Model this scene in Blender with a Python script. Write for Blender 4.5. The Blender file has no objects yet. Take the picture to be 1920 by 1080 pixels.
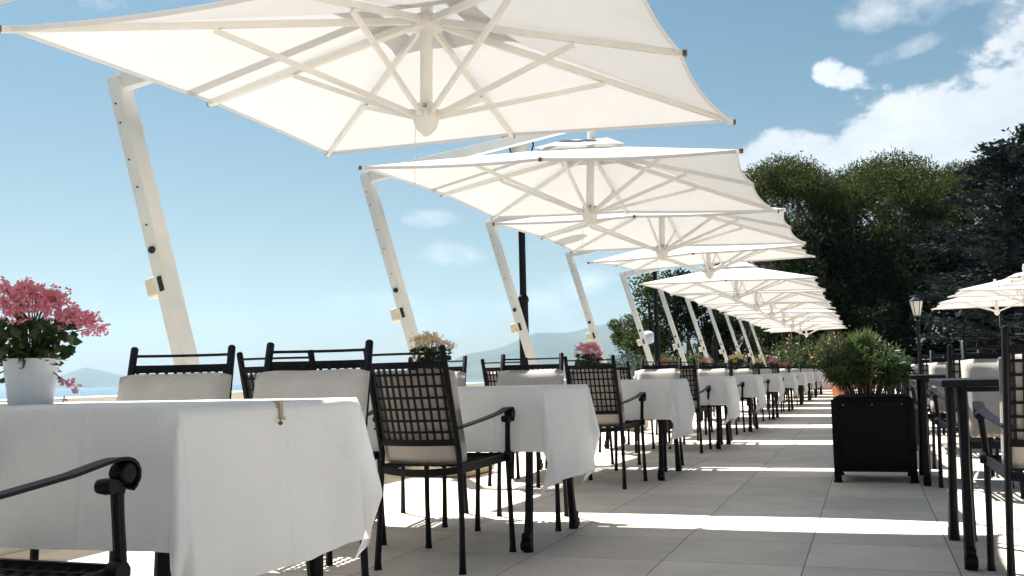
import bpy, bmesh, math, random
import numpy as np
from mathutils import Vector, Matrix, Euler
S = bpy.context.scene
R = math.radians
PI = math.pi
random.seed(7)
rng = np.random.default_rng(7)

# ------------------------------------------------------------------ camera
H = .82
cam_d = bpy.data.cameras.new('camera'); cam = bpy.data.objects.new('camera', cam_d)
S.collection.objects.link(cam); S.camera = cam
cr = Vector((0.9416286, 0.3359069, -0.0224097)); cu = Vector((0.0507862, -0.0759311, 0.9958188)); cf = Vector((-0.3328008, 0.9388296, 0.0885583))
cam.matrix_world = Matrix(((cr.x, cu.x, -cf.x, 0), (cr.y, cu.y, -cf.y, 0), (cr.z, cu.z, -cf.z, H), (0, 0, 0, 1)))
cam_d.sensor_width = 36; cam_d.lens = 35.0; cam_d.clip_start = .05; cam_d.clip_end = 60000
S.render.resolution_x = 1024; S.render.resolution_y = 576

# ------------------------------------------------------------------ world: sky with clouds
SUN_EL, SUN_AZ = R(56.3), math.atan2(-1.3, .93)
w = bpy.data.worlds.new('World'); S.world = w; w.use_nodes = True
nt = w.node_tree; N = nt.nodes; L = nt.links; N.clear()
def nd(t, **k):
    n = N.new(t)
    for a, b in k.items(): setattr(n, a, b)
    return n
def mth(op, a, b=None, clamp=False):
    n = nd('ShaderNodeMath', operation=op, use_clamp=clamp)
    for i, v in enumerate((a, b)):
        if v is None: continue
        if isinstance(v, (int, float)): n.inputs[i].default_value = v
        else: L.new(v, n.inputs[i])
    return n.outputs[0]
sky = nd('ShaderNodeTexSky', sky_type='NISHITA', sun_disc=False)
sky.sun_elevation = SUN_EL; sky.sun_rotation = SUN_AZ % (2*PI); sky.air_density = 1.0; sky.dust_density = .8; sky.ozone_density = 1.3
tc = nd('ShaderNodeTexCoord'); sx = nd('ShaderNodeSeparateXYZ'); L.new(tc.outputs['Generated'], sx.inputs[0])
X, Y, Z = sx.outputs
az = mth('ARCTAN2', X, Y); el = mth('ARCSINE', Z)
cxyz = nd('ShaderNodeCombineXYZ'); L.new(az, cxyz.inputs[0]); L.new(mth('MULTIPLY', el, 1.5), cxyz.inputs[1])
def noise(scale, detail=8, rough=.6, off=0):
    mp = nd('ShaderNodeMapping'); mp.inputs['Location'].default_value = (off, off*.7, off*.3); L.new(cxyz.outputs[0], mp.inputs[0])
    n = nd('ShaderNodeTexNoise'); n.inputs['Scale'].default_value = scale; n.inputs['Detail'].default_value = detail; n.inputs['Roughness'].default_value = rough
    L.new(mp.outputs[0], n.inputs['Vector']); return n.outputs['Fac']
n1 = noise(16, 9, .62); n2 = noise(48, 6, .6, 3.1); n3 = noise(5.5, 3, .5, 5.)
def blob(a0, e0, wa, we, k=1.0, tilt=0):
    da = mth('SUBTRACT', az, a0); de = mth('SUBTRACT', mth('SUBTRACT', el, e0), mth('MULTIPLY', da, tilt))
    q = mth('ADD', mth('POWER', mth('ABSOLUTE', mth('DIVIDE', da, wa)), 2), mth('POWER', mth('ABSOLUTE', mth('DIVIDE', de, we)), 2))
    return mth('MULTIPLY', mth('SUBTRACT', 1, q), k)
def mx(*a):
    o = a[0]
    for b in a[1:]: o = mth('MAXIMUM', o, b)
    return o
big = mx(blob(.10, .195, .16, .075, 1.0, .12), blob(-.06, .195, .075, .034, 1.0, .0), blob(.02, .21, .07, .040, .9, .3), blob(-.020, .281, .013, .011, .42), blob(-.005, .274, .015, .010, .42), blob(.35, .24, .25, .14, 1.0))
wisp = mx(blob(.07, .335, .10, .025, .7), blob(.15, .30, .045, .06, .65), blob(.055, .294, .04, .010, .55, .25),
          blob(-.425, .1595, .035, .010, .7), blob(-.40, .124, .045, .014, .7), blob(-.48, .078, .055, .010, .7), blob(-.28, .087, .06, .02, .7, .25), blob(-.33, .06, .16, .02, .25),
          blob(-.9, .40, .4, .05, .4))
nn = mth('ADD', mth('MULTIPLY', mth('SUBTRACT', n1, .5), 2.6), mth('MULTIPLY', mth('SUBTRACT', n2, .5), 1.2))
def dens(f, gain, bias): return mth('MULTIPLY', mth('ADD', mth('ADD', f, nn), bias), gain, clamp=True)
lo = nd('ShaderNodeMapRange', interpolation_type='SMOOTHSTEP'); L.new(dens(big, 1.8, .2), lo.inputs[0])
m_big = mth('MULTIPLY', lo.outputs[0], .95)
m_w = mth('MULTIPLY', dens(wisp, .9, -.05), .75)
mask = mth('MAXIMUM', m_big, m_w)
cr_ = nd('ShaderNodeMapRange'); L.new(mth('ADD', mth('MULTIPLY', n3, .6), mth('MULTIPLY', n1, .4)), cr_.inputs[0]); cr_.inputs[1].default_value = .35; cr_.inputs[2].default_value = .65
ccol = nd('ShaderNodeMix', data_type='RGBA'); L.new(cr_.outputs[0], ccol.inputs[0]); ccol.inputs[6].default_value = (4.1, 4.35, 4.6, 1); ccol.inputs[7].default_value = (6.1, 6.15, 6.2, 1)
tint = nd('ShaderNodeMix', data_type='RGBA', blend_type='MULTIPLY'); tint.inputs[0].default_value = 1; L.new(sky.outputs[0], tint.inputs[6])
gr = nd('ShaderNodeMapRange', interpolation_type='SMOOTHSTEP'); L.new(el, gr.inputs[0]); gr.inputs[1].default_value = .02; gr.inputs[2].default_value = .42
gm = nd('ShaderNodeMix', data_type='RGBA'); L.new(gr.outputs[0], gm.inputs[0]); gm.inputs[6].default_value = (.57, .53, .44, 1); gm.inputs[7].default_value = (.41, .525, .48, 1); L.new(gm.outputs[2], tint.inputs[7])
mixc = nd('ShaderNodeMix', data_type='RGBA'); L.new(mask, mixc.inputs[0]); L.new(tint.outputs[2], mixc.inputs[6]); L.new(ccol.outputs[2], mixc.inputs[7])
bg = nd('ShaderNodeBackground'); bg.inputs['Strength'].default_value = .05; L.new(mixc.outputs[2], bg.inputs['Color'])
wo = nd('ShaderNodeOutputWorld'); L.new(bg.outputs[0], wo.inputs['Surface'])

sd = bpy.data.lights.new('sun', 'SUN'); sun = bpy.data.objects.new('sun', sd); S.collection.objects.link(sun)
sd.energy = 4.8; sd.angle = R(.53); sd.color = (1, .95, .87)
sun.rotation_euler = Vector((1.3, -.93, -2.4)).to_track_quat('-Z', 'Y').to_euler(); sun.location = (-10, 8, 20)
S.view_settings.view_transform = 'Standard'; S.view_settings.look = 'None'; S.view_settings.gamma = 1; S.view_settings.exposure = 1.75

# ------------------------------------------------------------------ materials
M = {}
def mat(name, col, rough=.6, metal=0, var=.0, vs=4., bump=0, bs=60., trans=0, tcol=None, spec=.5, col2=None, detail=6, bdist=.01):
    m = bpy.data.materials.new(name); m.use_nodes = True; M[name] = m
    t = m.node_tree; n = t.nodes; l = t.links; p = n['Principled BSDF']; out = n['Material Output']
    p.inputs['Roughness'].default_value = rough; p.inputs['Metallic'].default_value = metal; p.inputs['Specular IOR Level'].default_value = spec
    co = n.new('ShaderNodeTexCoord')
    base = None
    if var or col2:
        no = n.new('ShaderNodeTexNoise'); no.inputs['Scale'].default_value = vs; no.inputs['Detail'].default_value = detail; l.new(co.outputs['Object'], no.inputs['Vector'])
        mr = n.new('ShaderNodeMapRange'); mr.inputs[1].default_value = .3; mr.inputs[2].default_value = .7; l.new(no.outputs['Fac'], mr.inputs[0])
        mi = n.new('ShaderNodeMix'); mi.data_type = 'RGBA'; l.new(mr.outputs[0], mi.inputs[0])
        c2 = col2 or tuple(min(1, c*(1+var)) for c in col)
        c1 = col if col2 else tuple(c*(1-var) for c in col)
        mi.inputs[6].default_value = (*c1, 1); mi.inputs[7].default_value = (*c2, 1); l.new(mi.outputs[2], p.inputs['Base Color']); base = mi.outputs[2]
    else: p.inputs['Base Color'].default_value = (*col, 1)
    if bump:
        b = n.new('ShaderNodeBump'); b.inputs['Strength'].default_value = bump; b.inputs['Distance'].default_value = bdist
        nb = n.new('ShaderNodeTexNoise'); nb.inputs['Scale'].default_value = bs; nb.inputs['Detail'].default_value = 4; l.new(co.outputs['Object'], nb.inputs['Vector'])
        l.new(nb.outputs['Fac'], b.inputs['Height']); l.new(b.outputs[0], p.inputs['Normal'])
    if trans:
        tr = n.new('ShaderNodeBsdfTranslucent'); tr.inputs['Color'].default_value = (*(tcol or col), 1)
        ms = n.new('ShaderNodeMixShader'); ms.inputs[0].default_value = trans
        if base is not None and tcol is None: l.new(base, tr.inputs['Color'])
        l.new(p.outputs[0], ms.inputs[1]); l.new(tr.outputs[0], ms.inputs[2]); l.new(ms.outputs[0], out.inputs['Surface'])
    return m
mat('iron', (.004, .005, .009), .48, .0, spec=.16, var=.35, vs=25, bump=.25, bs=300, bdist=.002)
mat('cushion', (.49, .46, .435), .95, var=.07, vs=9, bump=.5, bs=420, bdist=.003, spec=.1)
mat('linen', (.86, .88, .90), .85, var=.03, vs=5, bump=.35, bs=260, trans=.24, tcol=(.86, .87, .88), spec=.15, bdist=.002)
mat('canvas', (.79, .79, .79), .9, var=.03, vs=2.5, bump=.45, bs=5.5, trans=.40, tcol=(.275, .278, .283), spec=.1, bdist=.02)
mat('white_paint', (.68, .675, .64), .42, var=.06, vs=6, bump=.1, bs=90, bdist=.002)
mat('cream_plastic', (.66, .60, .44), .5, var=.08, vs=12)
mat('brass', (.42, .33, .17), .45, .5)
mat('black', (.012, .012, .014), .5)
mat('stone', (.48, .40, .30), .85, var=.25, vs=22, bump=.6, bs=70)
mat('plaster', (.70, .66, .58), .85, var=.08, vs=3, bump=.4, bs=40)
mat('plaster_pink', (.55, .46, .42), .85, var=.1, vs=2, bump=.4, bs=30)
mat('planter_black', (.0025, .003, .006), .6, spec=.12, var=.4, vs=14, bump=.3, bs=120, bdist=.002)
mat('terracotta', (.42, .17, .09), .8, var=.2, vs=12, bump=.3, bs=60)
mat('porcelain', (.74, .75, .77), .45, var=.03, vs=8)
mat('frosted_glass', (.78, .76, .70), .3, trans=.4, tcol=(.8, .8, .75))
mat('soil', (.04, .028, .02), .95, bump=.8, bs=90)
mat('bark', (.16, .10, .075), .9, var=.35, vs=7, bump=1., bs=18, bdist=.05)
mat('bark_pink', (.34, .23, .21), .9, var=.3, vs=5, bump=1., bs=14, bdist=.05)
mat('pine_leaf', (.022, .036, .010), .65, col2=(.075, .092, .024), vs=.9, trans=.35, spec=.06)
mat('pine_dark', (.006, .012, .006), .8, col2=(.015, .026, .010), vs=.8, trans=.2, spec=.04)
mat('cedar_leaf', (.010, .017, .018), .75, col2=(.024, .034, .034), vs=1.2, trans=.15, spec=.04)
mat('shrub_leaf', (.03, .055, .016), .6, col2=(.09, .115, .03), vs=3., trans=.3)
mat('blue_leaf', (.05, .08, .075), .7, col2=(.09, .13, .12), vs=3., trans=.2)
mat('oleander_leaf', (.026, .052, .018), .5, col2=(.08, .125, .04), vs=9, trans=.32)
mat('palm_leaf', (.06, .10, .03), .5, col2=(.13, .18, .06), vs=9, trans=.35)
mat('pot_leaf', (.022, .05, .018), .5, col2=(.06, .10, .03), vs=30, trans=.25)
mat('yellow_leaf', (.35, .36, .10), .5, trans=.3)
mat('petal_pink', (.60, .14, .22), .6, col2=(.84, .42, .48), vs=55, trans=.45)
mat('petal_cream', (.72, .50, .34), .6, col2=(.82, .72, .48), vs=55, trans=.45)
mat('petal_salmon', (.62, .16, .12), .6, col2=(.75, .34, .26), vs=55, trans=.45)
mat('petal_yellow', (.72, .55, .16), .6, col2=(.8, .72, .4), vs=55, trans=.45)
mat('petal_red', (.62, .05, .04), .6, col2=(.7, .18, .1), vs=40, trans=.2)
mat('garden', (.05, .06, .03), .95, col2=(.09, .075, .05), vs=.4, bump=.6, bs=5)
mat('hill', (.014, .03, .016), .95, col2=(.05, .06, .035), vs=.004)

def creases(m):
    t = m.node_tree; n = t.nodes; l = t.links; p = n['Principled BSDF']
    co = n.new('ShaderNodeTexCoord'); sp = n.new('ShaderNodeSeparateXYZ'); l.new(co.outputs['Object'], sp.inputs[0])
    prev = None
    for ax, per in ((0, .47), (1, .39)):
        pp = n.new('ShaderNodeMath'); pp.operation = 'PINGPONG'; l.new(sp.outputs[ax], pp.inputs[0]); pp.inputs[1].default_value = per/2
        mr = n.new('ShaderNodeMapRange'); mr.interpolation_type = 'SMOOTHSTEP'; l.new(pp.outputs[0], mr.inputs[0]); mr.inputs[1].default_value = 0; mr.inputs[2].default_value = .012; mr.inputs[3].default_value = 1; mr.inputs[4].default_value = 0
        if prev:
            ad = n.new('ShaderNodeMath'); ad.operation = 'ADD'; l.new(prev, ad.inputs[0]); l.new(mr.outputs[0], ad.inputs[1]); prev = ad.outputs[0]
        else: prev = mr.outputs[0]
    no = n.new('ShaderNodeTexNoise'); no.inputs['Scale'].default_value = 7; no.inputs['Detail'].default_value = 5; no.inputs['Distortion'].default_value = 1.2; l.new(co.outputs['Object'], no.inputs['Vector'])
    mu = n.new('ShaderNodeMath'); mu.operation = 'MULTIPLY_ADD'; l.new(no.outputs['Fac'], mu.inputs[0]); mu.inputs[1].default_value = 2.6; l.new(prev, mu.inputs[2])
    b = n.new('ShaderNodeBump'); b.inputs['Strength'].default_value = .55; b.inputs['Distance'].default_value = .005; l.new(mu.outputs[0], b.inputs['Height'])
    old = [q for q in n if q.type == 'BUMP' and q != b][0]; l.new(old.outputs[0], b.inputs['Normal']); l.new(b.outputs[0], p.inputs['Normal'])
    for q in n:
        if q.type == 'BSDF_TRANSLUCENT': l.new(b.outputs[0], q.inputs['Normal'])
creases(M['linen'])
def floor_mat():
    m = bpy.data.materials.new('paving'); m.use_nodes = True; M['paving'] = m
    t = m.node_tree; n = t.nodes; l = t.links; p = n['Principled BSDF']
    co = n.new('ShaderNodeTexCoord'); mp = n.new('ShaderNodeMapping'); l.new(co.outputs['Object'], mp.inputs[0]); mp.inputs['Location'].default_value = (.895, -.22, 0)
    br = n.new('ShaderNodeTexBrick'); br.offset = 0; br.squash = 1; l.new(mp.outputs[0], br.inputs['Vector'])
    br.inputs['Scale'].default_value = 1; br.inputs['Brick Width'].default_value = .6; br.inputs['Row Height'].default_value = .6
    br.inputs['Mortar Size'].default_value = .0026; br.inputs['Mortar Smooth'].default_value = .3; br.inputs['Bias'].default_value = 0
    br.inputs['Color1'].default_value = (.61, .53, .455, 1); br.inputs['Color2'].default_value = (.78, .68, .585, 1); br.inputs['Mortar'].default_value = (.06, .05, .045, 1)
    no = n.new('ShaderNodeTexNoise'); no.inputs['Scale'].default_value = 2.2; no.inputs['Detail'].default_value = 8; no.inputs['Roughness'].default_value = .65; l.new(co.outputs['Object'], no.inputs['Vector'])
    n2 = n.new('ShaderNodeTexNoise'); n2.inputs['Scale'].default_value = 160; n2.inputs['Detail'].default_value = 3; l.new(co.outputs['Object'], n2.inputs['Vector'])
    ad = n.new('ShaderNodeMath'); ad.operation = 'ADD'; l.new(no.outputs['Fac'], ad.inputs[0]); l.new(n2.outputs['Fac'], ad.inputs[1])
    mr = n.new('ShaderNodeMapRange'); mr.inputs[1].default_value = .6; mr.inputs[2].default_value = 1.4; mr.inputs[3].default_value = .72; mr.inputs[4].default_value = 1.22; l.new(ad.outputs[0], mr.inputs[0])
    mu = n.new('ShaderNodeMix'); mu.data_type = 'RGBA'; mu.blend_type = 'MULTIPLY'; mu.inputs[0].default_value = 1; l.new(br.outputs['Color'], mu.inputs[6]); l.new(mr.outputs[0], mu.inputs[7])
    n3 = n.new('ShaderNodeTexNoise'); n3.inputs['Scale'].default_value = 5.5; n3.inputs['Detail'].default_value = 10; n3.inputs['Roughness'].default_value = .75; n3.inputs['Distortion'].default_value = .8; l.new(co.outputs['Object'], n3.inputs['Vector'])
    m3 = n.new('ShaderNodeMapRange'); m3.interpolation_type = 'SMOOTHSTEP'; m3.inputs[1].default_value = .58; m3.inputs[2].default_value = .74; m3.inputs[3].default_value = 0; m3.inputs[4].default_value = .45; l.new(n3.outputs['Fac'], m3.inputs[0])
    mz = n.new('ShaderNodeMix'); mz.data_type = 'RGBA'; mz.inputs[7].default_value = (.22, .18, .15, 1); l.new(m3.outputs[0], mz.inputs[0]); l.new(mu.outputs[2], mz.inputs[6]); mu = mz
    l.new(mu.outputs[2], p.inputs['Base Color']); p.inputs['Roughness'].default_value = .62; p.inputs['Specular IOR Level'].default_value = .35
    b = n.new('ShaderNodeBump'); b.inputs['Strength'].default_value = .35; b.inputs['Distance'].default_value = .003; l.new(n2.outputs['Fac'], b.inputs['Height']); l.new(b.outputs[0], p.inputs['Normal'])
floor_mat()
def sea_mat():
    m = bpy.data.materials.new('sea_water'); m.use_nodes = True; M['sea_water'] = m
    t = m.node_tree; n = t.nodes; l = t.links; p = n['Principled BSDF']
    p.inputs['Base Color'].default_value = (.03, .09, .13, 1); p.inputs['Roughness'].default_value = .22
    co = n.new('ShaderNodeTexCoord'); no = n.new('ShaderNodeTexNoise'); no.inputs['Scale'].default_value = .09; no.inputs['Detail'].default_value = 9; no.inputs['Roughness'].default_value = .7
    l.new(co.outputs['Object'], no.inputs['Vector']); b = n.new('ShaderNodeBump'); b.inputs['Strength'].default_value = .6; b.inputs['Distance'].default_value = 1.5
    l.new(no.outputs['Fac'], b.inputs['Height']); l.new(b.outputs[0], p.inputs['Normal'])
sea_mat()

# ------------------------------------------------------------------ mesh builder
class MB:
    def __init__(s): s.v = []; s.f = []; s.n = 0
    def add(s, verts, faces):
        b = s.n
        s.v.extend(tuple(v) for v in verts); s.f.extend(tuple(i+b for i in f) for f in faces); s.n += len(verts)
    def box(s, c, d, rot=None, taper=1.0):
        x, y, z = d[0]/2, d[1]/2, d[2]/2
        P = [Vector((sx*x*(taper if sz < 0 else 1), sy*y*(taper if sz < 0 else 1), sz*z)) for sz in (-1, 1) for sy in (-1, 1) for sx in (-1, 1)]
        if rot is not None: P = [rot @ p for p in P]
        P = [p+Vector(c) for p in P]
        s.add(P, [(0, 2, 3, 1), (4, 5, 7, 6), (0, 1, 5, 4), (2, 6, 7, 3), (0, 4, 6, 2), (1, 3, 7, 5)])
    def bar(s, a, b, wd, ht, up=(0, 0, 1), w2=None, h2=None):
        a = Vector(a); b = Vector(b); d = (b-a).normalized(); sd_ = d.cross(Vector(up)).normalized(); u = sd_.cross(d)
        w2 = w2 or wd; h2 = h2 or ht; P = []
        for q, ww, hh in ((a, wd, ht), (b, w2, h2)):
            for i, j in ((-1, -1), (1, -1), (1, 1), (-1, 1)): P.append(q+sd_*(i*ww/2)+u*(j*hh/2))
        s.add(P, [(0, 3, 2, 1), (4, 5, 6, 7), (0, 1, 5, 4), (1, 2, 6, 5), (2, 3, 7, 6), (3, 0, 4, 7)])
    def tube(s, pts, r, seg=8, prof=None, up=(0, 0, 1), caps=True):
        """sweep a circle (or profile list of (side, up)) along points; r scalar or list"""
        pts = [Vector(p) for p in pts]; n = len(pts); rs = r if isinstance(r, (list, tuple)) else [r]*n
        prof = prof or [(math.cos(2*PI*i/seg), math.sin(2*PI*i/seg)) for i in range(seg)]
        k = len(prof); P = []; prev = None
        for i, p in enumerate(pts):
            d = (pts[min(i+1, n-1)]-pts[max(i-1, 0)]).normalized()
            ref = prev if prev is not None else (Vector(up) if abs(d.dot(Vector(up))) < .95 else Vector((0, 1, 0)))
            sd_ = d.cross(ref).normalized(); u = sd_.cross(d).normalized(); prev = u
            for a, b in prof: P.append(p+sd_*(a*rs[i])+u*(b*rs[i]))
        F = [(i*k+j, i*k+(j+1) % k, (i+1)*k+(j+1) % k, (i+1)*k+j) for i in range(n-1) for j in range(k)]
        if caps: F += [tuple(range(k-1, -1, -1)), tuple((n-1)*k+j for j in range(k))]
        s.add(P, F)
    def strap(s, pts, wd, th, up=(0, 0, 1)):
        s.tube(pts, 1.0, prof=[(-wd/2, -th/2), (wd/2, -th/2), (wd/2, th/2), (-wd/2, th/2)], up=up)
    def lathe(s, prof, c=(0, 0, 0), seg=20, rot=None, closed=True):
        P = []
        for r_, z in prof:
            for i in range(seg):
                p = Vector((r_*math.cos(2*PI*i/seg), r_*math.sin(2*PI*i/seg), z))
                if rot is not None: p = rot @ p
                P.append(p+Vector(c))
        n = len(prof); F = [(i*seg+j, i*seg+(j+1) % seg, (i+1)*seg+(j+1) % seg, (i+1)*seg+j) for i in range(n-1) for j in range(seg)]
        if closed: F += [tuple(range(seg-1, -1, -1)), tuple((n-1)*seg+j for j in range(seg))]
        s.add(P, F)
    def build(s, name, m, parent=None, loc=(0, 0, 0), smooth=False, bevel=0, shift=True):
        me = bpy.data.meshes.new(name)
        V = s.v
        if parent is None and any(loc): pass
        me.from_pydata(V, [], s.f); me.materials.append(M[m] if isinstance(m, str) else m)
        if bevel:
            bm = bmesh.new(); bm.from_mesh(me); bmesh.ops.bevel(bm, geom=bm.edges[:], offset=bevel, segments=2, affect='EDGES', profile=.5, clamp_overlap=True); bm.to_mesh(me); bm.free()
        if smooth:
            me.polygons.foreach_set('use_smooth', [True]*len(me.polygons))
            me.set_sharp_from_angle(angle=R(40))
        me.update()
        o = bpy.data.objects.new(name, me); S.collection.objects.link(o); o.location = loc
        if parent: o.parent = parent
        return o
def tag(o, label=None, cat=None, group=None, kind=None):
    if label: o['label'] = label
    if cat: o['category'] = cat
    if group: o['group'] = group
    if kind: o['kind'] = kind
    return o
def empty(name, loc=(0, 0, 0), rz=0):
    o = bpy.data.objects.new(name, None); S.collection.objects.link(o); o.location = loc; o.rotation_euler.z = rz; o.empty_display_size = .2; return o
KIDS = {}
def kids(o):
    return [c for c in S.collection.objects if c.parent == o]
def copy_tree(o, parent=None, cache={}):
    c = o.copy(); S.collection.objects.link(c)
    if parent: c.parent = parent
    key = o.name
    if key not in cache: cache[key] = kids(o)
    for ch in cache[key]: copy_tree(ch, c)
    return c
ORD = ['first', 'second', 'third', 'fourth', 'fifth', 'sixth', 'seventh', 'eighth', 'ninth', 'tenth', 'eleventh', 'twelfth']

# ------------------------------------------------------------------ setting
g = MB(); g.box((12.85, 20, -.25), (34.3, 64, .5)); tag(g.build('terrace', 'paving'), kind='structure')
def prism(poly, z0, z1):
    b = MB(); n = len(poly)
    b.add([(x, y, z0) for x, y in poly]+[(x, y, z1) for x, y in poly], [tuple(range(n-1, -1, -1)), tuple(range(n, 2*n))]+[(i, (i+1) % n, n+(i+1) % n, n+i) for i in range(n)]); return b
tag(prism([(30, -12), (400, -12), (400, 600), (-30, 600), (-24, 260), (-18, 90), (-15, 40), (-4.0, 40), (-4.0, 51), (30, 51)], -10, -.03).build('garden_ground', 'garden'), kind='structure')
b = MB(); b.add([(-20000, -3000, -9), (20000, -3000, -9), (20000, 24000, -9), (-20000, 24000, -9)], [(0, 1, 2, 3)]); tag(b.build('sea', 'sea_water'), kind='structure')
def hill(pts, d0, d1, seed, name):
    r_ = np.random.default_rng(seed); n = 160; m = 14
    A = np.linspace(pts[0][0], pts[-1][0], n); E_ = np.interp(A, [p[0] for p in pts], [p[1] for p in pts])
    jag = sum(np.sin(A*k*14+r_.uniform(0, 6))*(.0022/k) for k in range(1, 10)); E_ = np.maximum(E_+jag*np.clip(E_/.02, 0, 1), 0)
    V = []
    for j in range(m):
        t = j/(m-1); d = d0+(d1-d0)*t; s_ = math.sin(PI*min(1, t*1.25)*.5) if t < .8 else 1-(t-.8)/.2
        for i in range(n):
            rid = 1+.10*math.sin(A[i]*90+t*7)*(1-t)
            V.append((d*math.sin(A[i]), d*math.cos(A[i]), -9.5+(d*E_[i]+9.5)*max(0, s_)*rid))
    F = [(j*n+i, j*n+i+1, (j+1)*n+i+1, (j+1)*n+i) for j in range(m-1) for i in range(n-1)]
    b = MB(); b.add(V, F); tag(b.build(name, 'hill', smooth=False), kind='structure')
hill([(-.80, .004), (-.77, .011), (-.746, .0178), (-.73, .014), (-.705, .009), (-.66, .004), (-.62, .0)], 6500, 8200, 1, 'hills')
hill([(-.45, .0), (-.42, .008), (-.39, .020), (-.345, .034), (-.32, .043), (-.25, .050), (-.2, .055), (-.05, .06), (.25, .05), (.5, .03)], 4200, 6200, 2, 'hills')
w_ = MB(); w_.box((-4.2, 20, .355), (.28, 64, .71)); w_.box((-4.2, 20, .735), (.38, 64, .05))
tag(w_.build('sea_wall', 'plaster', bevel=.008), 'long low cream parapet wall between the terrace and the sea', 'wall')

# ------------------------------------------------------------------ chair
def lean(z): return -.255-(z-.50)/.45*.145 if z > .50 else -.255
def make_chair():
    t = empty('dining_armchair')
    for s_ in (-1, 1):
        b = MB(); xs = lambda z: s_*(.188-.010*z)
        P = [(s_*.200, -.275, 0), (s_*.200, -.275, .03), (s_*.195, -.262, .2), (s_*.186, -.255, .44), (xs(.5), lean(.5), .5), (xs(.7), lean(.7), .7), (xs(.95), lean(.95), .95), (xs(.95), lean(.955), .957)]
        b.tube(P, [.018, .015, .0125, .0135, .0135, .0135, .0145, .009], 8); b.build('leg', 'iron', t, smooth=True)
        b = MB(); P = [(s_*.218, .275, 0), (s_*.218, .275, .03), (s_*.216, .262, .2), (s_*.212, .25, .44), (s_*.222, .228, .56), (s_*.229, .215, .638)]
        b.tube(P, [.018, .015, .0125, .0135, .0125, .0135], 8); b.lathe([(.022, -.016), (.024, 0), (.022, .016)], (s_*.223, .226, .452), 10, Matrix.Rotation(PI/2, 3, 'Y'))
        b.build('leg', 'iron', t, smooth=True)
        b = MB(); P = [(s_*.183, lean(.60)-.005, .605), (s_*.205, -.20, .618), (s_*.226, -.05, .638), (s_*.238, .08, .656), (s_*.237, .17, .672), (s_*.236, .20, .6755), (s_*.235, .218, .675), (s_*.234, .235, .671), (s_*.233, .248, .662), (s_*.2325, .255, .650), (s_*.232, .255, .636), (s_*.231, .248, .624), (s_*.231, .238, .616)]
        b.strap(P, .038, .007); b.lathe([(.010, -.019), (.018, -.0185), (.0215, -.015), (.022, 0), (.0215, .015), (.018, .0185), (.010, .019)], (s_*.232, .228, .646), 24, Matrix.Rotation(PI/2, 3, 'Y'))
        b.lathe([(.006, -.019), (.014, -.018), (.0165, 0), (.014, .018), (.006, .019)], (s_*.230, .186, .624), 18, Matrix.Rotation(PI/2, 3, 'Y')); b.bar((s_*.230, .19, .622), (s_*.230, .222, .612), .03, .012)
        b.build('armrest', 'iron', t, smooth=True)
    bow = lambda x: -.045*(1-(x/.182)**2)
    b = MB()
    def rail(z, wd, th, x0=.179, zz=0, up=None):
        xs = np.linspace(-x0, x0, 9); b.strap([(x, lean(z)+bow(x), z+zz*(1-(x/x0)**2)) for x in xs], th, wd)
    rail(.546, .026, .012); rail(.876, .028, .012)
    for z in np.linspace(.592, .836, 6): rail(z, .0105, .004)
    for x in np.linspace(-.158, .158, 11):
        b.strap([(x, lean(z)+bow(x)+.006, z) for z in (.55, .66, .77, .875)], .0110, .004, up=(0, 1, 0))
    b.build('backrest', 'iron', t, smooth=False)
    b = MB(); xs = np.linspace(-.179, .179, 11); b.tube([(x, lean(.924)+bow(x)*1.1, .924) for x in xs], .0058, 6); b.build('top_rail', 'iron', t, smooth=True)
    b = MB()
    fr = [(-.186, -.255, .43), (-.213, .25, .445), (.213, .25, .445), (.186, -.255, .43)]
    for i in range(3): b.bar(fr[i], fr[i+1], .014, .034)
    b.strap([(x, -.255-.05*(1-(x/.186)**2), .430-.012*(1-(x/.186)**2)) for x in np.linspace(-.186, .186, 9)], .014, .03)
    sag = lambda x, y: .446-.012*(1-(x/.23)**2)*(1-(y/.28)**2)
    for x in np.linspace(-.178, .178, 9): b.strap([(x*(.87+.13*(y+.25)/.5), y, sag(x, y)) for y in np.linspace(-.28, .25, 5)], .017, .004)
    for y in np.linspace(-.23, .22, 10):
        hw = .186+(y+.25)*.055; b.strap([(x, y, sag(x, y)+.0045) for x in np.linspace(-hw, hw, 5)], .017, .004)
    b.build('seat', 'iron', t)
    # loose back pad standing on the seat in front of the lattice
    me = bpy.data.meshes.new('cushion'); bm = bmesh.new(); nx, nz = 14, 16; z0, z1, th = .452, .858, .070
    def P(u, v, side):
        x = (u-.5)*.40; z = z0+(z1-z0)*v; e = min(1, (1-abs(2*u-1)**9)*(1-abs(2*v-1)**11)+.0)
        yb = lean(z)+bow(min(.18, abs(x)))*.45+.012
        puff = th*(.5+.5*math.sqrt(max(0, e)))+.003*math.sin(9*u+2*v)*math.sin(5*v)
        zz = z-.012*abs(2*u-1)**6*(2*v-1)+.002*math.sin(7*u+1)*v
        return (x, yb+(puff if side else th*.5*(1-math.sqrt(max(0, e)))), zz)
    gr = [[[bm.verts.new(P(i/nx, j/nz, k)) for j in range(nz+1)] for i in range(nx+1)] for k in (0, 1)]
    for k in (0, 1):
        for i in range(nx):
            for j in range(nz):
                q = [gr[k][i][j], gr[k][i+1][j], gr[k][i+1][j+1], gr[k][i][j+1]]; bm.faces.new(q if k == 0 else q[::-1])
    per = [(i, 0) for i in range(nx)]+[(nx, j) for j in range(nz)]+[(i, nz) for i in range(nx, 0, -1)]+[(0, j) for j in range(nz, 0, -1)]
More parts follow.
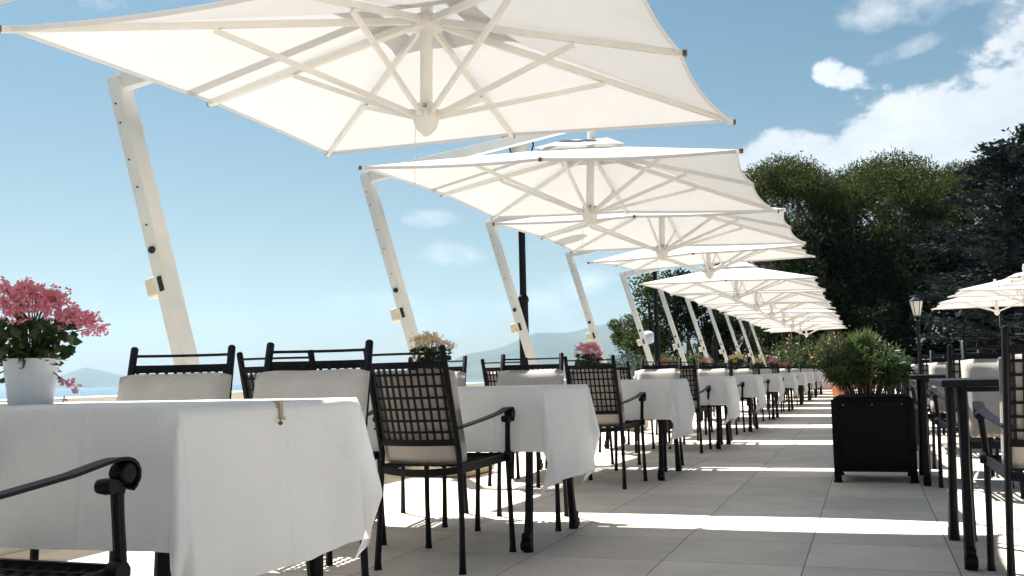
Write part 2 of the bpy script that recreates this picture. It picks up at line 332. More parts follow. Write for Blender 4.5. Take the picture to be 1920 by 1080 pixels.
    for a in range(len(per)):
        p, q = per[a], per[(a+1) % len(per)]; bm.faces.new([gr[1][p[0]][p[1]], gr[1][q[0]][q[1]], gr[0][q[0]][q[1]], gr[0][p[0]][p[1]]])
    bmesh.ops.recalc_face_normals(bm, faces=bm.faces[:]); bm.to_mesh(me); bm.free()
    me.materials.append(M['cushion']); me.polygons.foreach_set('use_smooth', [True]*len(me.polygons))
    o = bpy.data.objects.new('cushion', me); S.collection.objects.link(o); o.parent = t
    return t
chair0 = make_chair(); c_used = [False]
def put_chair(x, y, rz, label, group):
    o = chair0 if not c_used[0] else copy_tree(chair0); c_used[0] = True
    o.location = (x, y, 0); o.rotation_euler.z = rz; tag(o, label, 'chair', group); return o

# ------------------------------------------------------------------ table and cloth
def make_table():
    t = empty('dining_table')
    b = MB(); b.box((0, 0, .750), (1.365, .745, .03)); b.build('tabletop', 'iron', t, bevel=.005)
    b = MB()
    for y in (-.26, .26): b.bar((-.60, y, .725), (.60, y, .725), .02, .024)
    for x in (-.58, .58): b.bar((x, -.25, .725), (x, .25, .725), .02, .024)
    b.build('apron', 'iron', t)
    for sx_ in (-1, 1):
        for sy_ in (-1, 1):
            b = MB(); P = [(sx_*.60, sy_*.27, .737), (sx_*.60, sy_*.285, .6), (sx_*.605, sy_*.305, .4), (sx_*.61, sy_*.34, .18), (sx_*.612, sy_*.365, .05), (sx_*.612, sy_*.368, 0)]
            b.tube(P, [.024, .022, .019, .021, .024, .026], 8)
            b.lathe([(.014, -.026), (.025, -.024), (.028, -.016), (.028, .016), (.025, .024), (.014, .026)], (sx_*.612, sy_*.388, .034), 20, Matrix.Rotation(PI/2, 3, 'Y'))
            b.lathe([(.012, -.022), (.02, -.018), (.02, .018), (.012, .022)], (sx_*.612, sy_*.388, .072), 10, Matrix.Rotation(PI/2, 3, 'Y'))
            b.build('leg', 'iron', t, smooth=True)
    return t
def cloth_mesh(seed, hx=.705, hy=.393, ox=.40, oy=.305, z=.7705):
    r_ = np.random.default_rng(seed); ph = r_.uniform(0, 6.28, 12)
    nt_, mt = 20, 14
    xs = np.concatenate([-hx-ox*np.linspace(1, 1/mt, mt), np.linspace(-hx, hx, nt_+9), hx+ox*np.linspace(1/mt, 1, mt)])
    ys = np.concatenate([-hy-oy*np.linspace(1, 1/mt, mt), np.linspace(-hy, hy, nt_), hy+oy*np.linspace(1/mt, 1, mt)])
    V = []
    for y in ys:
        for x in xs:
            dx = max(0, abs(x)-hx); dy = max(0, abs(y)-hy); sx_ = 1 if x > 0 else -1; sy_ = 1 if y > 0 else -1
            bx = min(abs(x), hx)*sx_; by = min(abs(y), hy)*sy_
            if dx == 0 and dy == 0: V.append((x, y, z+.0008*math.sin(x*14+ph[0])*math.sin(y*17+ph[1]))); continue
            h = math.hypot(dx, dy); th = math.atan2(dy, dx)
            cw = math.sin(2*th)**2 if dx > 0 and dy > 0 else 0
            wav = .013*math.sin(x*11+ph[2]+.6*math.sin(x*5+ph[3]))*(1 if dy > 0 else 0)+.013*math.sin(y*13+ph[4])*(1 if dx > 0 else 0)
            fine = .004*math.sin((x if dy > dx else y)*37+ph[5])
            out = .006+h*.07+(wav+fine)*min(1, h/.3)*(1-cw)
            # the corner falls as a soft cone with a protruding flap and a tucked fold on each side
            out += cw*((.24*h) if h < .29 else .0696-(h-.29)*.42)-h*.07*cw-h*.05*math.sin(4*th)*cw
            rnd = .010
            drop = h-(rnd*.6 if h > rnd else h*.6)
            dz = drop*(1-.03*cw)
            V.append((bx+sx_*math.cos(th)*out, by+sy_*math.sin(th)*out, z-dz))
    n = len(xs); m = len(ys)
    F = [(j*n+i, j*n+i+1, (j+1)*n+i+1, (j+1)*n+i) for j in range(m-1) for i in range(n-1)]
    me = bpy.data.meshes.new('tablecloth'); me.from_pydata(V, [], F); me.materials.append(M['linen']); me.polygons.foreach_set('use_smooth', [True]*len(F)); return me
table0 = make_table(); t_used = [False]
def put_table(x, y, rz, label, group):
    o = table0 if not t_used[0] else copy_tree(table0); t_used[0] = True
    o.location = (x, y, 0); o.rotation_euler.z = rz; tag(o, label, 'table', group); return o
cloths = [cloth_mesh(11)]+[cloth_mesh(s_, ox=.46, oy=.31) for s_ in (12, 13, 14, 15)]
LY = [2.15, 4.87, 8.04, 11.2, 14.25, 17.7, 21.3, 24.8, 28.3, 31.8, 35.3]
for i, y in enumerate(LY):
    w0 = ORD[i]+' cloth covered seaside table'
    x = -2.15 if i else -2.085
    put_table(x, y, R(random.uniform(-.8, .8)), 'dark iron table under a white cloth, '+ORD[i]+' from the front in seaside row', 'iron tables under white cloths in the seaside row')
    c = bpy.data.objects.new('tablecloth', cloths[0 if i == 0 else 1+i % 4]); S.collection.objects.link(c); c.location = (x, y, 0)
    tag(c, 'white cloth draped over the '+ORD[i]+' table from the front in the seaside row', 'tablecloth', 'white tablecloths in the seaside row')
    j = lambda a: random.uniform(-a, a)
    G = 'iron armchairs along the seaside row of tables'
    if i == 0:
        near = [(-1.640, 1.40, 0.0), (-2.25, 1.42, .02)]; far = [(-1.715, 2.66, PI+R(12)), (-2.23, 2.66, PI+R(19))]
    elif i == 1:
        near = [(-1.838, 4.215, R(-1)), (-2.52, 4.25, R(3))]; far = [(-1.85, 5.36, PI+R(10)), (-2.50, 5.38, PI+R(8))]
    else:
        near = [(-1.85+j(.03), y-.70+j(.05), R(j(6))), (-2.48+j(.03), y-.68+j(.05), R(j(6)))]
        far = [(-1.82+j(.03), y+.66+j(.05), PI+R(j(8))), (-2.47+j(.03), y+.66+j(.05), PI+R(j(8)))]
    for k, (cx, cy, a) in enumerate(near):
        put_chair(cx, cy, a, 'dark armchair with its back to us, '+('aisle' if k == 0 else 'sea')+' side, before '+w0, G)
    for k, (cx, cy, a) in enumerate(far):
        put_chair(cx, cy, a, 'pale cushioned armchair facing us, '+('aisle' if k == 0 else 'sea')+' side, behind '+w0, G)
RY = [4.87, 7.92, 11.1, 14.2, 17.6, 21.2, 24.8]
for i, y in enumerate(RY):
    wr = ORD[i]+' bare table of right row'
    put_table(.96, y, R(random.uniform(-1, 1)), 'bare dark iron table with curved legs, '+ORD[i]+' from the front in the right row', 'bare iron tables in the right row')
    j = lambda a: random.uniform(-a, a); G = 'iron armchairs along the right row of tables'
    if i == 0: near = [(.64, 4.215, R(-1)), (1.30, 4.22, R(3))]; far = [(.655, 5.50, PI-R(2)), (1.30, 5.47, PI+R(5))]
    else:
        near = [(.66+j(.03), y-.70+j(.04), R(j(6))), (1.30+j(.03), y-.68+j(.04), R(j(6)))]; far = [(.66+j(.03), y+.64+j(.04), PI+R(j(6))), (1.30+j(.03), y+.66+j(.04), PI+R(j(8)))]
    for k, (cx, cy, a) in enumerate(near):
        put_chair(cx, cy, a, 'dark armchair with its back to us, '+('aisle' if k == 0 else 'outer')+' side, before '+wr, G)
    for k, (cx, cy, a) in enumerate(far):
        put_chair(cx, cy, a, 'cushioned armchair facing us, '+('aisle' if k == 0 else 'outer')+' side, behind '+wr, G)
for i, y in enumerate((21.2, 25.2, 29)):
    put_table(3.4, y, 0, ORD[i]+' bare iron table from the front in the outermost right row under parasols', 'bare iron tables in the outermost row')
    for k, (cx, cy, a) in enumerate(((3.1, y-.7, 0), (3.75, y-.7, .05), (3.1, y+.66, PI), (3.75, y+.66, PI+.1))):
        put_chair(cx, cy, a, ('left' if k % 2 == 0 else 'right')+' armchair '+('in front of' if k < 2 else 'behind')+' the '+ORD[i]+' table of the outermost right row', 'iron armchairs in the outermost right row')

# cloth clip with its little weight
c = empty('tablecloth_clip', (-1.374, 2.135, .770)); c.scale = (.8, .8, .8); tag(c, 'small brass coloured clip holding the nearest white tablecloth to its table edge', 'clip')
b = MB(); b.box((.008, 0, -.028), (.006, .017, .05)); b.box((-.004, 0, .0015), (.03, .017, .004)); b.box((.013, 0, -.05), (.005, .026, .01)); b.build('clamp', 'brass', c, bevel=.001)
b = MB(); b.lathe([(.001, -.007), (.006, -.004), (.007, 0), (.005, .005), (.001, .007)], (.022, -.025, -.063), 10); b.tube([(.012, -.006, -.045), (.018, -.018, -.05), (.022, -.025, -.058)], .001, 5); b.build('weight', 'bark', c, smooth=True)

# ------------------------------------------------------------------ parasols
HX = 1.43; PK = .385   # half side, rise of the peak above the hem
def rib_end(k):
    d = [(1, 0), (1, 1), (0, 1), (-1, 1), (-1, 0), (-1, -1), (0, -1), (1, -1)][k % 8]; m_ = .962 if k % 2 == 0 else 1; return Vector((d[0]*HX*m_, d[1]*HX*m_, PK*(1-m_)))
def make_parasol():
    t = empty('cantilever_parasol')
    zc = 2.395
    b = MB(); b.bar((-1.27, 0, .03), (-2.05, 0, 2.67), .085, .125, up=(0, 1, 0)); b.build('post', 'white_paint', t, bevel=.006)
    o = b = MB(); b.bar((-2.09, 0, 2.640), (0.02, 0, 2.93), .062, .105, w2=.06, h2=.075); b.build('arm', 'white_paint', t, bevel=.005)
    b = MB(); b.lathe([(.02, -.012), (.022, 0), (.02, .012)], (-1.735, -.066, 1.60), 14, Matrix.Rotation(PI/2, 3, 'X'))
    for z in (1.75, 1.98, 2.15, 2.38, 2.5): b.lathe([(.006, -.004), (.006, .004)], (-1.27-.2955*(z-.03)-(.012 if z > 2 else 0), -.064, z), 8, Matrix.Rotation(PI/2, 3, 'X'))
    b.build('lock_knob', 'black', t)
    b = MB(); b.box((-1.765, 0, 1.385), (.075, .085, .115), Matrix.Rotation(R(-16.5), 3, 'Y')); k_ = b.build('crank_box', 'cream_plastic', t, bevel=.014)
    b = MB(); b.box((-1.675, -.065, 1.40), (.03, .008, .09), Matrix.Rotation(R(-16.5), 3, 'Y')); b.build('latch', 'black', t, bevel=.002)
    b = MB(); b.box((-1.27, 0, .09), (.62, .62, .18)); b.build('base', 'stone', t, bevel=.05)
    b = MB(); b.box((-1.262, 0, .21), (.17, .17, .06)); b.build('base_sleeve', 'white_paint', t, bevel=.01)
    # canopy cloth: eight panels pulled in between the rib ends
    V = []; F = []; T = 10; Sg = 10; t0 = .14
    b = MB()
    for k in range(8):
        A, B = rib_end(k), rib_end(k+1); P = []
        for a in range(T+1):
            for c_ in range(Sg+1):
                s_ = c_/Sg; tt = t0+(1-t0)*a/T; q = 4*s_*(1-s_)
                p = A.lerp(B, s_)*tt*(1-.026*q*(a/T)**2)
                P.append((p.x, p.y, PK*(1-tt)+p.z-.016*q*tt*(1-.3*tt)))
        b.add(P, [(a*(Sg+1)+c_, (a+1)*(Sg+1)+c_, (a+1)*(Sg+1)+c_+1, a*(Sg+1)+c_+1) for a in range(T) for c_ in range(Sg)])
        # hem: a narrow fold hanging 2 cm
        Hm = [P[T*(Sg+1)+c_] for c_ in range(Sg+1)]; n = Sg+1
        b.add([(x*.999, y*.999, z) for x, y, z in Hm]+[(x*.994, y*.994, z-.022) for x, y, z in Hm], [(i, i+1, n+i+1, n+i) for i in range(Sg)])
    cano = b.build('canopy', 'canvas', t, (0, 0, zc), smooth=False)
    b = MB()
    for k in range(8):
        A, B = rib_end(k)*.27, rib_end(k+1)*.27
        P = [(0, 0, PK+.06)]
        for c_ in range(7):
            s_ = c_/6; p = A.lerp(B, s_)*(1-.06*4*s_*(1-s_)); P.append((p.x*.5, p.y*.5, PK+.022-.006*math.sin(PI*s_)))
        for c_ in range(7):
            s_ = c_/6; p = A.lerp(B, s_)*(1-.06*4*s_*(1-s_)); P.append((p.x, p.y, PK*.73+.028+.015*math.sin(PI*s_)))
        b.add(P, [(0, 1+i, 2+i) for i in range(6)]+[(1+i, 8+i, 9+i, 2+i) for i in range(6)])
    b.build('vent_cap', 'canvas', cano)
    b = MB(); b.lathe([(.005, -.31), (.02, -.30), (.05, -.272), (.068, -.235), (.072, -.19), (.066, -.165), (.052, -.16), (.045, -.13), (.032, -.12)], (0, 0, 0), 20)
    for k in range(8):
        d = rib_end(k).normalized(); b.bar(d*.05+Vector((0, 0, -.20)), d*.095+Vector((0, 0, -.185)), .03, .035)
    b.build('hub', 'white_paint', t, (0, 0, zc), smooth=True)
    b = MB(); b.tube([(0, 0, -.14), (0, 0, .62)], .034, 14); b.lathe([(.04, .27), (.085, .275), (.09, .31), (.085, .345), (.04, .35)], seg=18); b.build('mast', 'white_paint', t, (0, 0, zc), smooth=True)
    b = MB()
    for k in range(5): b.box((.052*math.cos(k*1.2566), .052*math.sin(k*1.2566), -.15), (.018, .018, .02))
    b.build('hub_bolt', 'brass', t, (0, 0, zc))
    for k in range(8):
        e = rib_end(k); d = e.normalized(); b = MB()
        w2 = .046 if k == 4 else .024
        b.bar(d*.07+Vector((0, 0, PK-.07)), e*1.012+Vector((0, 0, -.018)), w2, .036, w2=w2*.9, h2=.03); rb = b.build('rib', 'white_paint', t, (0, 0, zc))
        b = MB(); b.box(tuple(e*1.014+Vector((0, 0, -.016))), (.020, .022, .030), Matrix.Rotation(math.atan2(d.y, d.x), 3, 'Z')); b.build('end_cap', 'bark', rb)
        b = MB(); at = e*(.60 if k % 2 == 0 else .55); at.z = (e.z*.55)+ (PK-.052)*(1-(.6 if k % 2 == 0 else .55))-.035
        b.bar(d*.085+Vector((0, 0, -.19)), at, .019, .027); b.build('strut', 'white_paint', t, (0, 0, zc))
    b = MB(); b.tube([(-.05, -.03, -.2), (-.05, -.03, -.62)], .0022, 5); b.build('cord', 'white_paint', t, (0, 0, zc))
    return t
par0 = make_parasol(); p_used = [False]
TILT = ('canopy', 'hub', 'mast', 'hub_bolt', 'rib', 'strut', 'cord')
def put_parasol(x, y, label, group, ty=0, tx=0, rz=0, sc=1, dz=0, cx=0, cy=0, zc=2.395, cs=1):
    o = copy_tree(par0)
    o.location = (x, y, dz); o.rotation_euler.z = rz; o.scale = (sc, sc, sc); tag(o, label, 'parasol', group)
    for ch in kids(o):
        if ch.name.split('.')[0] in TILT: ch.rotation_euler = (R(tx), R(ty), 0); ch.location = (cx, cy, zc); ch.scale = (cs, cs, cs)
    return o
UY = [1.62, 4.78, 7.96, 11.10, 14.45, 17.95, 21.5, 25.0, 28.6, 32.2, 35.8, 39.4]
# canopy attitude: turn about y, turn about x, offset x, offset y, hem height, size
TL = [(0, 0, 0, 0, 2.395, 1), (1.4, .3, -.06, .12, 2.455, 1.02), (3.0, .4, 0, .15, 2.385, .985), (1.5, .7, .03, 0, 2.40, 1.02), (-1.1, 3.2, .05, .03, 2.46, .98), (.8, .5, .02, 0, 2.33, 1.0),
      (1.2, -.6, 0, 0, 2.36, 1), (.6, .4, 0, 0, 2.38, 1), (1.2, .2, 0, 0, 2.36, 1), (.4, -.6, 0, 0, 2.39, 1), (1, 0, 0, 0, 2.36, 1), (-1.5, .8, 0, 0, 2.36, 1)]
for i, y in enumerate(UY):
    if i == 0: lab = 'white cantilever parasol over the nearest table, mostly outside the frame'
    else: lab = 'white square cantilever parasol on a leaning post, '+ORD[i-1]+' from the front in the seaside row'
    put_parasol(-2.15, y, lab, 'white cantilever parasols along the seaside row', ty=TL[i][0], tx=TL[i][1], cx=TL[i][2], cy=TL[i][3], zc=TL[i][4], cs=TL[i][5])
for i, (x, y, ty, tx, dz) in enumerate([(3.15, 27.9, 0, 0, 0), (3.3, 24.1, -2, -1, 0), (4.0, 20.6, 1, -1, .02)]):
    put_parasol(x, y, ['low white parasol at far right with its hub and pale pole in view', 'tilted cream parasol at far right showing its underside', 'nearest of the right hand parasols, cut by the picture edge'][i], 'white parasols of the right row', ty=ty, tx=tx, rz=PI, dz=dz)
def drop(o):
    for c_ in kids(o): drop(c_)
    bpy.data.objects.remove(o)
drop(par0)

# ------------------------------------------------------------------ lamps
def make_lamp():
    t = empty('street_lamp')
    b = MB(); b.tube([(0, 0, 0), (0, 0, .25), (0, 0, .3), (0, 0, 1.80)], [.085, .08, .066, .062], 16); b.build('pole_base', 'iron', t, smooth=True)
    b = MB(); b.lathe([(.045, 1.79), (.072, 1.79), (.072, 1.83), (.06, 1.86), (.045, 1.88)], seg=16); b.build('collar', 'iron', t, smooth=True)
    b = MB(); b.tube([(0, 0, 1.86), (0, 0, 3.72)], .045, 14); b.build('pole', 'iron', t, smooth=True)
    b = MB()
    for a in (0, 2.094, 4.189):
        c_, s_ = math.cos(a), math.sin(a); b.tube([(.03*c_, .03*s_, 3.70), (.16*c_, .16*s_, 3.76), (.19*c_, .19*s_, 3.86), (.17*c_, .17*s_, 3.98)], .011, 6)
    b.build('bracket', 'iron', t, smooth=True)
    b = MB(); b.lathe([(.02, 3.72), (.09, 3.74), (.13, 3.86), (.12, 3.98)], seg=18); b.build('glass', 'frosted_glass', t, smooth=True)
    b = MB(); b.lathe([(.23, 3.975), (.245, 3.99), (.20, 4.02), (.05, 4.05), (.01, 4.055)], seg=28); b.build('lamp_cap', 'iron', t, smooth=True)
    return t
l0 = make_lamp()
for i, y in enumerate((12.28, 21.0, 29.6, 38.2, 46.4)):
    o = l0 if i == 0 else copy_tree(l0); o.location = (-4.2, y, 0)
    tag(o, 'tall black street lamp post with a flat cap, '+ORD[i]+' from the front by the parapet', 'street lamp', 'black lamp posts along the parapet')
t = empty('lantern_post', (1.36, 30, 0)); tag(t, 'black post with a glass carriage lantern behind the planter', 'lantern')
b = MB(); b.tube([(0, 0, 0), (0, 0, .3), (0, 0, .34), (0, 0, 2.15)], [.08, .07, .045, .035], 12); b.lathe([(.05, 2.1), (.09, 2.14), (.05, 2.2), (.03, 2.24)], seg=12); b.build('pole', 'iron', t, smooth=True)
b = MB(); b.lathe([(.09, 2.26), (.175, 2.66)], seg=6); b.build('glass', 'frosted_glass', t)
b = MB()
for k in range(6):
    c_, s_ = math.cos(k*PI/3), math.sin(k*PI/3); b.bar((.093*c_, .093*s_, 2.25), (.18*c_, .18*s_, 2.67), .014, .014)
b.lathe([(.10, 2.23), (.10, 2.26)], seg=6); b.lathe([(.20, 2.665), (.19, 2.69), (.10, 2.76), (.07, 2.78), (.06, 2.82), (.02, 2.84), (.015, 2.90)], seg=6); b.build('cage', 'iron', t)
t = empty('globe_lamp', (-6.1, 29.2, -.6)); tag(t, 'white globe lamp below the parapet among the trees', 'lamp')
b = MB(); b.tube([(0, 0, 0), (0, 0, 2.3)], .04, 10); b.build('pole', 'iron', t, smooth=True)
b = MB(); b.lathe([(.01+.2*math.sin(PI*k/12), 2.48-.2*math.cos(PI*k/12)) for k in range(13)], seg=24); b.build('globe', 'porcelain', t, smooth=True)

# ------------------------------------------------------------------ leaves, trees, plants
def leaf_mesh(name, C, D, size, m, aspect=.5, parent=None, loc=(0, 0, 0), bend=0):
    """C centres (n,3), D outward directions (n,3), size (n,) -> four-cornered leaves"""
    n = len(C); C = np.asarray(C, float); D = np.asarray(D, float); D = D/np.maximum(1e-6, np.linalg.norm(D, axis=1))[:, None]
    rnd = rng.normal(size=(n, 3)); side = np.cross(D, rnd); side /= np.maximum(1e-6, np.linalg.norm(side, axis=1))[:, None]
    s_ = np.asarray(size)[:, None]
    V = np.empty((n, 4, 3)); V[:, 0] = C-D*s_*.5; V[:, 1] = C+side*s_*aspect*.5; V[:, 2] = C+D*s_*.5; V[:, 3] = C-side*s_*aspect*.5
    V[:, 2, 2] -= bend*s_[:, 0]
    me = bpy.data.meshes.new(name); me.vertices.add(4*n); me.vertices.foreach_set('co', V.ravel()); me.loops.add(4*n); me.loops.foreach_set('vertex_index', np.arange(4*n, dtype=np.int32))
    me.polygons.add(n); me.polygons.foreach_set('loop_start', np.arange(0, 4*n, 4, dtype=np.int32)); me.polygons.foreach_set('loop_total', np.full(n, 4, dtype=np.int32))
    me.update(calc_edges=True); me.validate(); me.materials.append(M[m])
    o = bpy.data.objects.new(name, me); S.collection.objects.link(o); o.location = loc
    if parent: o.parent = parent
    return o
def clumps(centres, radii, per, spread=.85, flat=.75):
    C = []; D = []
    for c_, r_ in zip(centres, radii):
        k = max(10, int(per*r_*r_*rng.uniform(.55, 1.25))); d = rng.normal(size=(k, 3)); d /= np.linalg.norm(d, axis=1)[:, None]
        rr = r_*(1-np.abs(rng.normal(size=k))*.22)[:, None]*(1+.12*rng.normal(size=(k, 1)))
        p = d*rr; p[:, 2] *= flat; C.append(p+np.array(c_)); D.append(d*1.0+rng.normal(size=(k, 3))*.7+np.array([0, 0, .35]))
    return np.vstack(C), np.vstack(D)
def limb(b, a, c_, r0, r1, wob=.15, n=5):
    a = Vector(a); c_ = Vector(c_); P = []; ln = (c_-a).length
    for i in range(n+1):
        t_ = i/n; P.append(a.lerp(c_, t_)+Vector(rng.normal(size=3))*wob*ln*.15*math.sin(PI*t_))
    b.tube(P, [r0+(r1-r0)*i/n for i in range(n+1)], 8)
def stone_pine(x, y, hgt, rad, label, group, thick=.32, seedc=34, leaf='pine_leaf', lsz=.14, bark='bark_pink', per=1500, z0=0, low=.5):
    """umbrella pine: forked trunk and a domed crown of clumps"""
    t = empty('pine_tree', (x, y, z0)); tag(t, label, 'tree', group)
    b = MB(); fork = hgt*.42; limb(b, (0, 0, -.2), (rad*.06, 0, fork), hgt*.035, hgt*.024, .3)
    cs = []; rs = []
    for k in range(seedc):
        a = k*2.39996+rng.uniform(-.3, .3); q = math.sqrt((k+.5)/seedc); rr = rad*q*.86
        top = hgt-(hgt*thick)*.85*q**2.2; r_ = rad*rng.uniform(.24, .34)*(1.1-.35*q)
        cs.append((rr*math.cos(a), rr*math.sin(a), top-r_*.7+rng.uniform(-.35, .25))); rs.append(r_)
    for k in range(int(seedc*1.1)):   # the under layers
        a = rng.uniform(0, 2*PI); q = rng.uniform(.25, .95); rr = rad*q*.85; r_ = rad*rng.uniform(.16, .26)
        cs.append((rr*math.cos(a), rr*math.sin(a), hgt*(1-thick)-rng.uniform(-.1, low)*hgt*thick)); rs.append(r_)
    for k in rng.choice(seedc, min(11, seedc), replace=False): limb(b, (rad*.06, 0, fork), cs[k], hgt*.016, hgt*.004, .6)
    b.build('trunk', bark, t, smooth=True)
    C, D = clumps(cs, rs, per); leaf_mesh('crown', C, D, lsz*rng.uniform(.6, 1.3, len(C)), leaf, .42, t)
def shrub(x, y, z, wx, wy, hz, m, label, cat, lsz=.12, n=14, per=900, name='shrub', group=None, aspect=.32, flowers=None, fn=120, fsz=.06, parent_cls=None):
    t = empty(name, (x, y, z)); tag(t, label, cat, group)
    b = MB(); cs = []; rs = []
    for k in range(n):
        a = k*2.4; q = math.sqrt((k+.5)/n)*.72; cs.append((wx/2*q*math.cos(a), wy/2*q*math.sin(a), hz*rng.uniform(.35, .80)*(1-.3*q))); rs.append(min(wx, hz)*rng.uniform(.22, .32))
        if k % 2 == 0: limb(b, (0, 0, 0), cs[-1], hz*.02, hz*.006, .3, 4)
    b.build('stem', 'bark', t, smooth=True)
    C, D = clumps(cs, rs, per); leaf_mesh('foliage', C, D, lsz*rng.uniform(.6, 1.3, len(C)), m, aspect, t)
    if flowers:
        i = rng.choice(len(C), fn); leaf_mesh('blossom', C[i]*1.03, rng.normal(size=(fn, 3)), fsz*rng.uniform(.7, 1.4, fn), flowers, .9, t)
    return t
def cedar(x, y, hgt, rad, label, group=None):
    t = empty('cedar_tree', (x, y, 0)); tag(t, label, 'tree', group)
    b = MB(); limb(b, (0, 0, -.2), (0, 0, hgt*.97), hgt*.03, .05, .1, 8); C = []; D = []
    for k in range(84):
        z = hgt*(.10+.86*(k/83))+rng.uniform(-.3, .3); a = k*2.4+rng.uniform(-.5, .5); ln = rad*(1-.66*(k/83)**2.2)*rng.uniform(.75, 1.1)
        e = Vector((ln*math.cos(a), ln*math.sin(a), z+ln*rng.uniform(.02, .22))); limb(b, (0, 0, z), e, .09, .02, .1, 4)
        n = int(560*ln/rad)
        tt = rng.uniform(.12, 1.05, n)[:, None]; w2 = rng.normal(size=(n, 3))*np.array([.36, .36, .20])*(1.15-tt*.75)
        P = np.array([0, 0, z])+(np.array(e)-np.array([0, 0, z]))*tt+w2
        dr = np.array(e)-np.array([0, 0, z]); dr = dr/np.linalg.norm(dr)
        C.append(P); D.append(np.tile(dr, (n, 1))*1.2+rng.normal(size=(n, 3))*.6)
    b.build('trunk', 'bark', t, smooth=True); C = np.vstack(C); D = np.vstack(D)
    leaf_mesh('crown', C, D, rng.uniform(.16, .42, len(C)), 'cedar_leaf', .3, t)
GP = 'tall pines standing behind the right side of the terrace'
stone_pine(-3.5, 52, 11.9, 4.2, 'broad umbrella pine, leftmost of the tall trees right of the parasols', GP, thick=.5, seedc=34)
stone_pine(1.3, 55, 12.0, 4.9, 'broad umbrella pine in the middle of the tall trees, pinkish limbs showing', GP, thick=.42, seedc=38)
stone_pine(5.2, 53, 11.2, 3.4, 'umbrella pine standing just left of the dark cedar', GP, thick=.5, seedc=28)
cedar(6.4, 45, 10.6, 4.3, 'dark bluish cedar with spiky layered boughs at the right edge of the picture')
cedar(8.8, 41, 11.2, 3.6, 'tall dark cedar at the extreme right, half outside the picture')
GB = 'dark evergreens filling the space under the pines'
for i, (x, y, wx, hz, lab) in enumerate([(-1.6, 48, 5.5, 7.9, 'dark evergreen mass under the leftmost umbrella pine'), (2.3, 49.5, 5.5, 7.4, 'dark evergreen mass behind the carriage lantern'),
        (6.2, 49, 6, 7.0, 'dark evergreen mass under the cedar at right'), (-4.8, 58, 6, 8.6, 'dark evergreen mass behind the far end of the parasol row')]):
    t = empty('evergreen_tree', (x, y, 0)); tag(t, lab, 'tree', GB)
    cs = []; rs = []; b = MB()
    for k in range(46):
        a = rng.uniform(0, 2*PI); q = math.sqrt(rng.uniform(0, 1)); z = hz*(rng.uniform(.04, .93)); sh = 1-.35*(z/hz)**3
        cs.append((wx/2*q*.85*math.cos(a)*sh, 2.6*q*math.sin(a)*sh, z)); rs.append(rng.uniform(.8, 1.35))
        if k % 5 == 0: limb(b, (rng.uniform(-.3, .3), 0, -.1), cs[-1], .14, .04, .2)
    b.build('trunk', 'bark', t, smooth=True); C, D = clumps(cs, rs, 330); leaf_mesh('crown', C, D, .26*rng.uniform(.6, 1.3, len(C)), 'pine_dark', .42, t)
# seaside trees seen under the parasols
GS = 'dark trees beyond the seaside row of parasols'
for i, (x, y, wx, hz, lab) in enumerate([(-11.0, 55, 3.4, 7.0, 'dark tree left of the group seen under the parasols'), (-8.6, 53, 4.6, 6.4, 'middle tree of the dark group seen under the parasols'), (-6.4, 55, 5.5, 6.6, 'right hand tree of the dark group seen under the parasols')]):
    t = empty('broadleaf_tree', (x, y, -.1)); tag(t, lab, 'tree', GS); cs = []; rs = []; b = MB()
    for k in range(34):
        a = rng.uniform(0, 2*PI); q = math.sqrt(rng.uniform(0, 1)); z = hz*rng.uniform(.06, .90); sh = 1-.5*(z/hz)**2.5
        cs.append((wx/2*q*.9*math.cos(a)*sh, 2.0*q*math.sin(a)*sh, z)); rs.append(rng.uniform(.6, 1.05))
        if k % 5 == 0: limb(b, (rng.uniform(-.2, .2), 0, -.1), cs[-1], .12, .03, .2)
    b.build('trunk', 'bark', t, smooth=True); C, D = clumps(cs, rs, 420); leaf_mesh('crown', C, D, .22*rng.uniform(.6, 1.3, len(C)), 'pine_leaf' if i != 1 else 'pine_dark', .45, t)
t = empty('round_pine', (-15.3, 68, -3.6)); tag(t, 'lone round headed pine standing left of the dark tree group against the hills', 'tree')
b = MB(); limb(b, (.8, 0, 0), (.2, 0, 6.0), .22, .15, .3); cs = []; rs = []
for k in range(34):
    d = rng.normal(size=3); d /= np.linalg.norm(d); q = rng.uniform(.35, 1)**.5; c_ = d*np.array([1.5, 1.5, 1.2])*q; cs.append((c_[0], c_[1], 7.2+c_[2])); rs.append(rng.uniform(.38, .62))
for k in range(0, 34, 4): limb(b, (.2, 0, 6.0), cs[k], .08, .02, .3)
b.build('trunk', 'bark', t, smooth=True); C, D = clumps(cs, rs, 900); leaf_mesh('crown', C, D, .17*rng.uniform(.6, 1.3, len(C)), 'pine_leaf', .45, t)
for i, (x, y, wx, hz, m_, lab) in enumerate([(-11.4, 48, 3.0, 2.4, 'blue_leaf', 'bluish green bush under the round headed pine'), (-9.3, 46, 2.6, 2.2, 'shrub_leaf', 'light green bush beyond the globe lamp'),
        (-7.4, 45, 2.6, 2.1, 'shrub_leaf', 'green bush between two leaning parasol posts')]):
    shrub(x, y, -.1, wx, 2, hz, m_, lab, 'bush', .13, 14, 700, 'bush', 'bushes behind the parapet')
